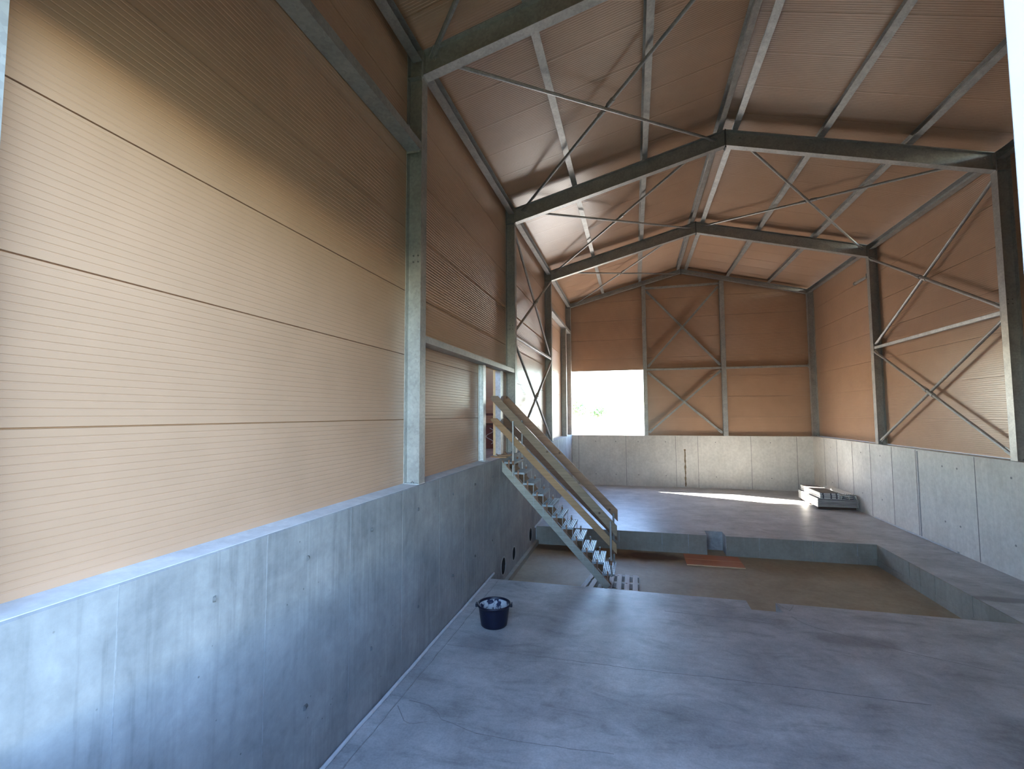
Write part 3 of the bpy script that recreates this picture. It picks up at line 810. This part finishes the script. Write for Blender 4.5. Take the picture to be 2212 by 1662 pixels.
# handrail boards: vertical cut at the foot, splayed cut at the head
def board(y, xl, ztop, xr, xb, zb, dz, mat, name='handrail_board'):
    """top edge from (xr,ztop) down to (xb,zb); head cut level and plumb, foot cut plumb"""
    t_ = 0.04
    k_ = (zb - ztop) / (xb - xr)
    pts = [(xl, ztop + (xl - xr) * k_ - dz), (xl, ztop - .015), (xl + .015, ztop), (xr, ztop), (xb, zb), (xb, zb - dz)]
    vs_ = [(x, y - t_ / 2, z) for x, z in pts] + [(x, y + t_ / 2, z) for x, z in pts]
    n = len(pts)
    fs = [tuple(range(n)), tuple(range(n, 2 * n))[::-1]] + [(i, (i + 1) % n, (i + 1) % n + n, i + n) for i in range(n)]
    return MB().add(vs_, fs).build(name, mat, ST, bevel=.003)
board(YN + .03, -0.28, 4.04, -0.11, 2.715, 1.03, .27, TIM1)
board(YN + .03, -0.294, 3.488, -0.128, 2.70, 0.618, .217, TIM2)
board(YF + .03, -0.225, 4.07, -0.11, 2.703, 1.22, .28, TIM3)
board(YF + .03, -0.25, 3.48, -0.12, 2.683, 0.70, .23, TIM4)
# landing board at the door
o = MB().box(-0.26, 0.14, YN - .1, YN + .1, ZC - .0, ZC + .03).build('landing_board', TIM2, ST)
o = MB().box(-0.24, 0.12, YF - .5, YF - .2, ZC - .0, ZC + .03).build('landing_board', TIM2, ST)

# ------------------------------------------------------------------ pallet
pal = tag(empty('wooden_pallet', (2.56, 11.85, PIT)), 'weathered wooden pallet in the pit under the stair foot', 'pallet')
for yy_ in (11.38, 11.87, 12.36):
    MB().box(1.98, 3.18, yy_ - .05, yy_ + .05, PIT + .022, PIT + .115).build('bearer', PALW, pal)
for yy_ in (11.38, 11.87, 12.36):
    MB().box(1.98, 3.18, yy_ - .05, yy_ + .05, PIT, PIT + .022).build('foot_board', PALW, pal)
xs = [2.00, 2.16, 2.34, 2.53, 2.72, 2.90, 3.09]
rot = [-9, -8, -5, -2, 0, 0, 0]
for x, r_ in zip(xs, rot):
    a = math.radians(r_); ux = Vector((math.cos(a), math.sin(a), 0)); uy = Vector((-math.sin(a), math.cos(a), 0))
    MB().obox((x + .0, 11.85, PIT + .129), ux, uy, Vector((0, 0, 1)), .058, .55, .011).build('deck_board', PALW, pal, bevel=.003)

# ------------------------------------------------------------------ shuttering board
sb = tag(empty('shuttering_panel', (5.2, 14.55, PIT)), 'orange-brown shuttering panel lying flat in the pit', 'board')
for (a, b_) in ((14.03, 14.53), (14.545, 15.03)):
    MB().box(4.46, 5.94, a, b_, PIT + .001, PIT + .028).build('board_half', SHUT, sb, bevel=.003)
MB().box(4.46, 5.94, 14.012, 14.028, PIT + .001, PIT + .030).build('edge_strip', SHUTE, sb)
MB().box(4.46, 5.94, 14.531, 14.544, PIT + .001, PIT + .030).build('edge_strip', SHUTE, sb)

# ------------------------------------------------------------------ mortar tub
tb = tag(empty('mortar_tub', (0.765, 7.96, 0)), 'round navy plastic mortar tub crusted with cement, on the floor', 'tub')
c0 = (0.765, 7.96, 0)
MB().lathe(c0, [(0.0, .004), (.205, .004), (.222, .02), (.228, .06), (.262, .30), (.268, .335), (.286, .338), (.290, .352), (.284, .366), (.268, .366), (.262, .352), (.256, .30), (.220, .03), (0, .022)], 48).build('shell', TUB, tb, smooth=True)
MB().lathe(c0, [(0, .06), (.12, .065), (.2, .075), (.2265, .085), (.2535, .29), (.2545, .335), (.2525, .335), (.2495, .29), (.222, .10), (.19, .09), (0, .08)], 48).build('cement_crust', CEMENT, tb, smooth=True)
for sg in (-1, 1):
    a = math.radians(12); dx, dy = sg * math.cos(a), sg * math.sin(a)
    cx, cy = c0[0] + dx * .292, c0[1] + dy * .292
    ux = Vector((dx, dy, 0)); uy = Vector((-dy, dx, 0))
    m_ = MB().obox((cx, cy, .325), ux, uy, Vector((0, 0, 1)), .022, .05, .012)
    m_.obox((cx + dx * .012, cy + dy * .012, .345), ux, uy, Vector((0, 0, 1)), .010, .05, .018)
    m_.build('grip_lug', TUB, tb, bevel=.004)

# ------------------------------------------------------------------ stack of scaffold decks
SX0, SX1, SY0, SY1 = 9.72, 11.02, 20.17, 22.32
for k, yy_ in enumerate((20.35, 21.25, 22.15)):
    nm = ('front', 'middle', 'rear')[k]
    o = MB().box(SX0 + .03, SX1 - .03, yy_ - .06, yy_ + .06, 0, .085).build('support_batten', DBROWN, None, loc=(10.37, yy_, 0), bevel=.006)
    tag(o, '%s dark timber batten carrying the stack of scaffold decks' % nm, 'batten', 'battens under the deck stack')
ordn = ['lowest', 'second lowest', 'third lowest', 'fourth from the bottom', 'fifth from the bottom', 'sixth from the bottom', 'seventh from the bottom']
z = .085
for k in range(7):
    dx = random.uniform(-.012, .012); dy = random.uniform(-.02, .02)
    t = tag(empty('scaffold_deck', (10.37, 21.2, z)), '%s of the wide dark-edged steel decks in the stack' % ordn[k], 'scaffold deck', 'wide steel decks in the stack')
    MB().box(SX0 + dx, SX1 + dx, SY0 + dy + .012, SY1 + dy, z + .010, z + .040).build('sheet', DKSTEEL, t)
    MB().box(SX0 + dx, SX1 + dx, SY0 + dy, SY0 + dy + .012, z + .022, z + .042).build('front_lip', ALU, t)
    MB().box(SX0 + dx - .012, SX0 + dx, SY0 + dy, SY1 + dy, z + .001, z + .043).build('side_rail', ALU, t)
    MB().box(SX1 + dx, SX1 + dx + .012, SY0 + dy, SY1 + dy, z + .001, z + .043).build('side_rail', ALU, t)
    z += .045
zt_ = z
for k, nm in enumerate(('bottom', 'middle', 'top')):
    dx = random.uniform(-.01, .01); zz = zt_ + k * .072
    x0, x1 = SX0 + .08 + dx, SX0 + .72 + dx
    t = tag(empty('plywood_deck', ((x0 + x1) / 2, 21.2, zz)), '%s one of three brown plywood decks in aluminium frames on the stack' % nm, 'scaffold deck', 'plywood decks on the stack')
    MB().box(x0 + .03, x1 - .03, SY0 + .05, SY1 - .02, zz + .045, zz + .066).build('plywood_board', PLY, t)
    for xx in (x0, x1 - .03):
        MB().box(xx, xx + .03, SY0 + .02, SY1, zz + .002, zz + .070).build('side_rail', ALU, t, bevel=.006)
    for yy_ in (SY0 + .02, SY1 - .03):
        MB().box(x0 + .03, x1 - .03, yy_, yy_ + .03, zz + .004, zz + .055).build('end_rail', ALU, t)
    for xx in (x0 + .08, x0 + .34, x1 - .12):
        MB().box(xx, xx + .035, SY0 - .02, SY0 + .03, zz + .004, zz + .06).build('hook', DKSTEEL, t)
for k, nm in enumerate(('lower', 'upper')):
    zz = zt_ + k * .062
    x0, x1 = SX0 + .76, SX1 - .02 - .02 * k
    t = tag(empty('narrow_deck', ((x0 + x1) / 2, 21.2, zz)), '%s narrow aluminium deck beside the plywood ones, next to the wall' % nm, 'scaffold deck', 'narrow aluminium decks')
    MB().box(x0, x1, SY0 + .03, SY1, zz + .035, zz + .058).build('deck_sheet', ALU, t)
    for xx in (x0, (x0 + x1) / 2, x1 - .025):
        MB().box(xx, xx + .025, SY0 + .03, SY1, zz + .001, zz + .036).build('rib', ALU, t)
    for xx in (x0 + .06, x1 - .12):
        MB().box(xx, xx + .04, SY0 - .01, SY0 + .03, zz + .004, zz + .05).build('hook', DKSTEEL, t)
zz = zt_ + .124
for k in range(5):
    xx = SX0 + .93 + k * .072
    nm = ['leftmost', 'second from the left', 'middle', 'second from the right', 'rightmost'][k]
    t = tag(empty('aluminium_tube', (xx, SY0, zz)), '%s of five aluminium tubes lying on top of the deck stack' % nm, 'tube', 'tubes on the deck stack')
    m_ = MB(); n_ = 14; r0, r1_ = .031, .025
    ring = lambda y, r: [(xx + r * math.cos(2 * math.pi * i / n_), y, zz + .033 + r * math.sin(2 * math.pi * i / n_)) for i in range(n_)]
    vs_ = ring(SY0, r0) + ring(SY1, r0) + ring(SY1, r1_) + ring(SY0, r1_)
    fs = [(a * n_ + i, a * n_ + (i + 1) % n_, ((a + 1) % 4) * n_ + (i + 1) % n_, ((a + 1) % 4) * n_ + i) for a in range(4) for i in range(n_)]
    m_.add(vs_, fs).build('tube', ALU, t)
    MB().tube((xx, SY0 + .10, zz + .033), (xx, SY0 + .14, zz + .033), .0325, 14).build('collar', DKSTEEL, t)

# ------------------------------------------------------------------ outside
gr = MB().box(-90, 110, YB + .4, 160, 1.5, 2.30).build('yard_ground', GRAVEL); tag(gr, 'sunlit pale yard outside the back window', 'ground', None, 'structure')
gl = MB().box(-90, -.55, 1.3, YB + .4, 1.5, 2.42).build('yard_ground', GRAVEL); tag(gl, 'pale yard outside the left doorway', 'ground', None, 'structure')
gri = MB().box(W + .55, 110, 1.3, YB + .4, 1.5, 2.3).build('yard_ground', GRAVEL); tag(gri, 'pale yard outside the right wall', 'ground', None, 'structure')
gf = MB().box(-90, 110, -90, .92, 1.2, 1.80).build('meadow_ground', MEADOW); tag(gf, 'green meadow in front of the gate', 'ground', None, 'structure')

def tree(x, y, z, h, r, label):
    t = tag(empty('tree', (x, y, z)), label, 'tree', 'trees beyond the window')
    MB().tube((x, y, z), (x + .2, y, z + h * .6), r * .08, 8, r * .04).build('trunk', BARK, t)
    m_ = MB()
    for i in range(420):
        a, b_ = random.uniform(0, 6.28), math.acos(random.uniform(-1, 1)); q = random.random() ** .4
        p = Vector((x + r * q * math.cos(a) * math.sin(b_), y + r * q * math.sin(a) * math.sin(b_), z + h * .62 + h * .38 * q * math.cos(b_)))
        u = Vector((random.uniform(-1, 1), random.uniform(-1, 1), random.uniform(-1, 1))).normalized(); v = u.orthogonal().normalized(); s_ = r * .16
        m_.add([p - u * s_, p - v * s_ * .6, p + u * s_, p + v * s_ * .6], [(0, 1, 2, 3)])
    o = m_.build('foliage', GRASS, t); o['kind'] = 'stuff'
tree(-5.1, 72, 2.3, 3.6, 1.5, 'pale tree seen at the left in the white window glare')
tree(-3.8, 92, 2.3, 3.0, 1.9, 'low pale tree in the middle of the white window glare')

# annex behind the doorway; unseen roof and near end wall added to block light
an = empty('wall_annex'); tag(an, 'brown panel wall of the annex seen through the doorway', 'wall', None, 'structure')
for k in range(4):
    wall_panel(an, 'A', (-4.2, 17.0, 2.44 + k), 3.8, 1.0, (1, 0, 0), (0, 0, 1), (0, -1, 0))
    wall_panel(an, 'A3', (-4.2, 9.0, 2.44 + k - (0 if k < 3 else .55)), 3.8, 1.0, (1, 0, 0), (0, 0, 1), (0, 1, 0)) if k < 3 else None  # near end wall, out of view, added to keep yard light out
    wall_panel(an, 'A2', (-4.2, 9.0, 2.44 + k), 8.0, 1.0, (0, 1, 0), (0, 0, 1), (1, 0, 0))
ra = MB().box(-4.3, -.39, 8.9, 17.1, 6.44, 6.56).build('ceiling_annex', PANEL); tag(ra, 'flat roof of the annex behind the doorway', 'ceiling', None, 'structure')  # added above the view so direct sun stays out of the doorway
fa = MB().box(-4.2, -.552, 9.0, 17.0, 2.425, 2.50).build('floor_annex', CONC_F); tag(fa, 'concrete floor of the annex behind the doorway', 'floor', None, 'structure')
tt = tag(empty('trestle_table', (-1.45, 15.2, 2.5)), 'dark red trestle table inside the doorway', 'table')
MB().box(-2.2, -1.0, 14.9, 15.6, 3.55, 3.62).build('table_top', REDB, tt)
for xx in (-2.0, -1.25):
    for yy_ in (15.0, 15.5):
        MB().bar((xx, yy_, 2.5), (xx + .05, yy_, 3.55), .06, .06, (0, 1, 0)).build('leg', TIM3, tt)
bx = tag(empty('tool_crate', (-1.5, 14.9, 2.5)), 'dark red crate with pale cable beneath the table', 'crate')
MB().box(-1.9, -1.02, 14.5, 14.88, 2.5, 3.25).build('body', REDB, bx, bevel=.02)
MB().box(-1.92, -1.0, 14.48, 14.9, 3.25, 3.30).build('lid', DBROWN, bx)
m_ = MB(); pr = None
for i in range(18):
    a = i / 17; p = Vector((-1.32 + .12 * math.sin(a * 9), 14.47, 3.15 - a * .5))
    if pr is not None: m_.tube(pr, p, .012, 6)
    pr = p
m_.build('cable', WHITE, bx)
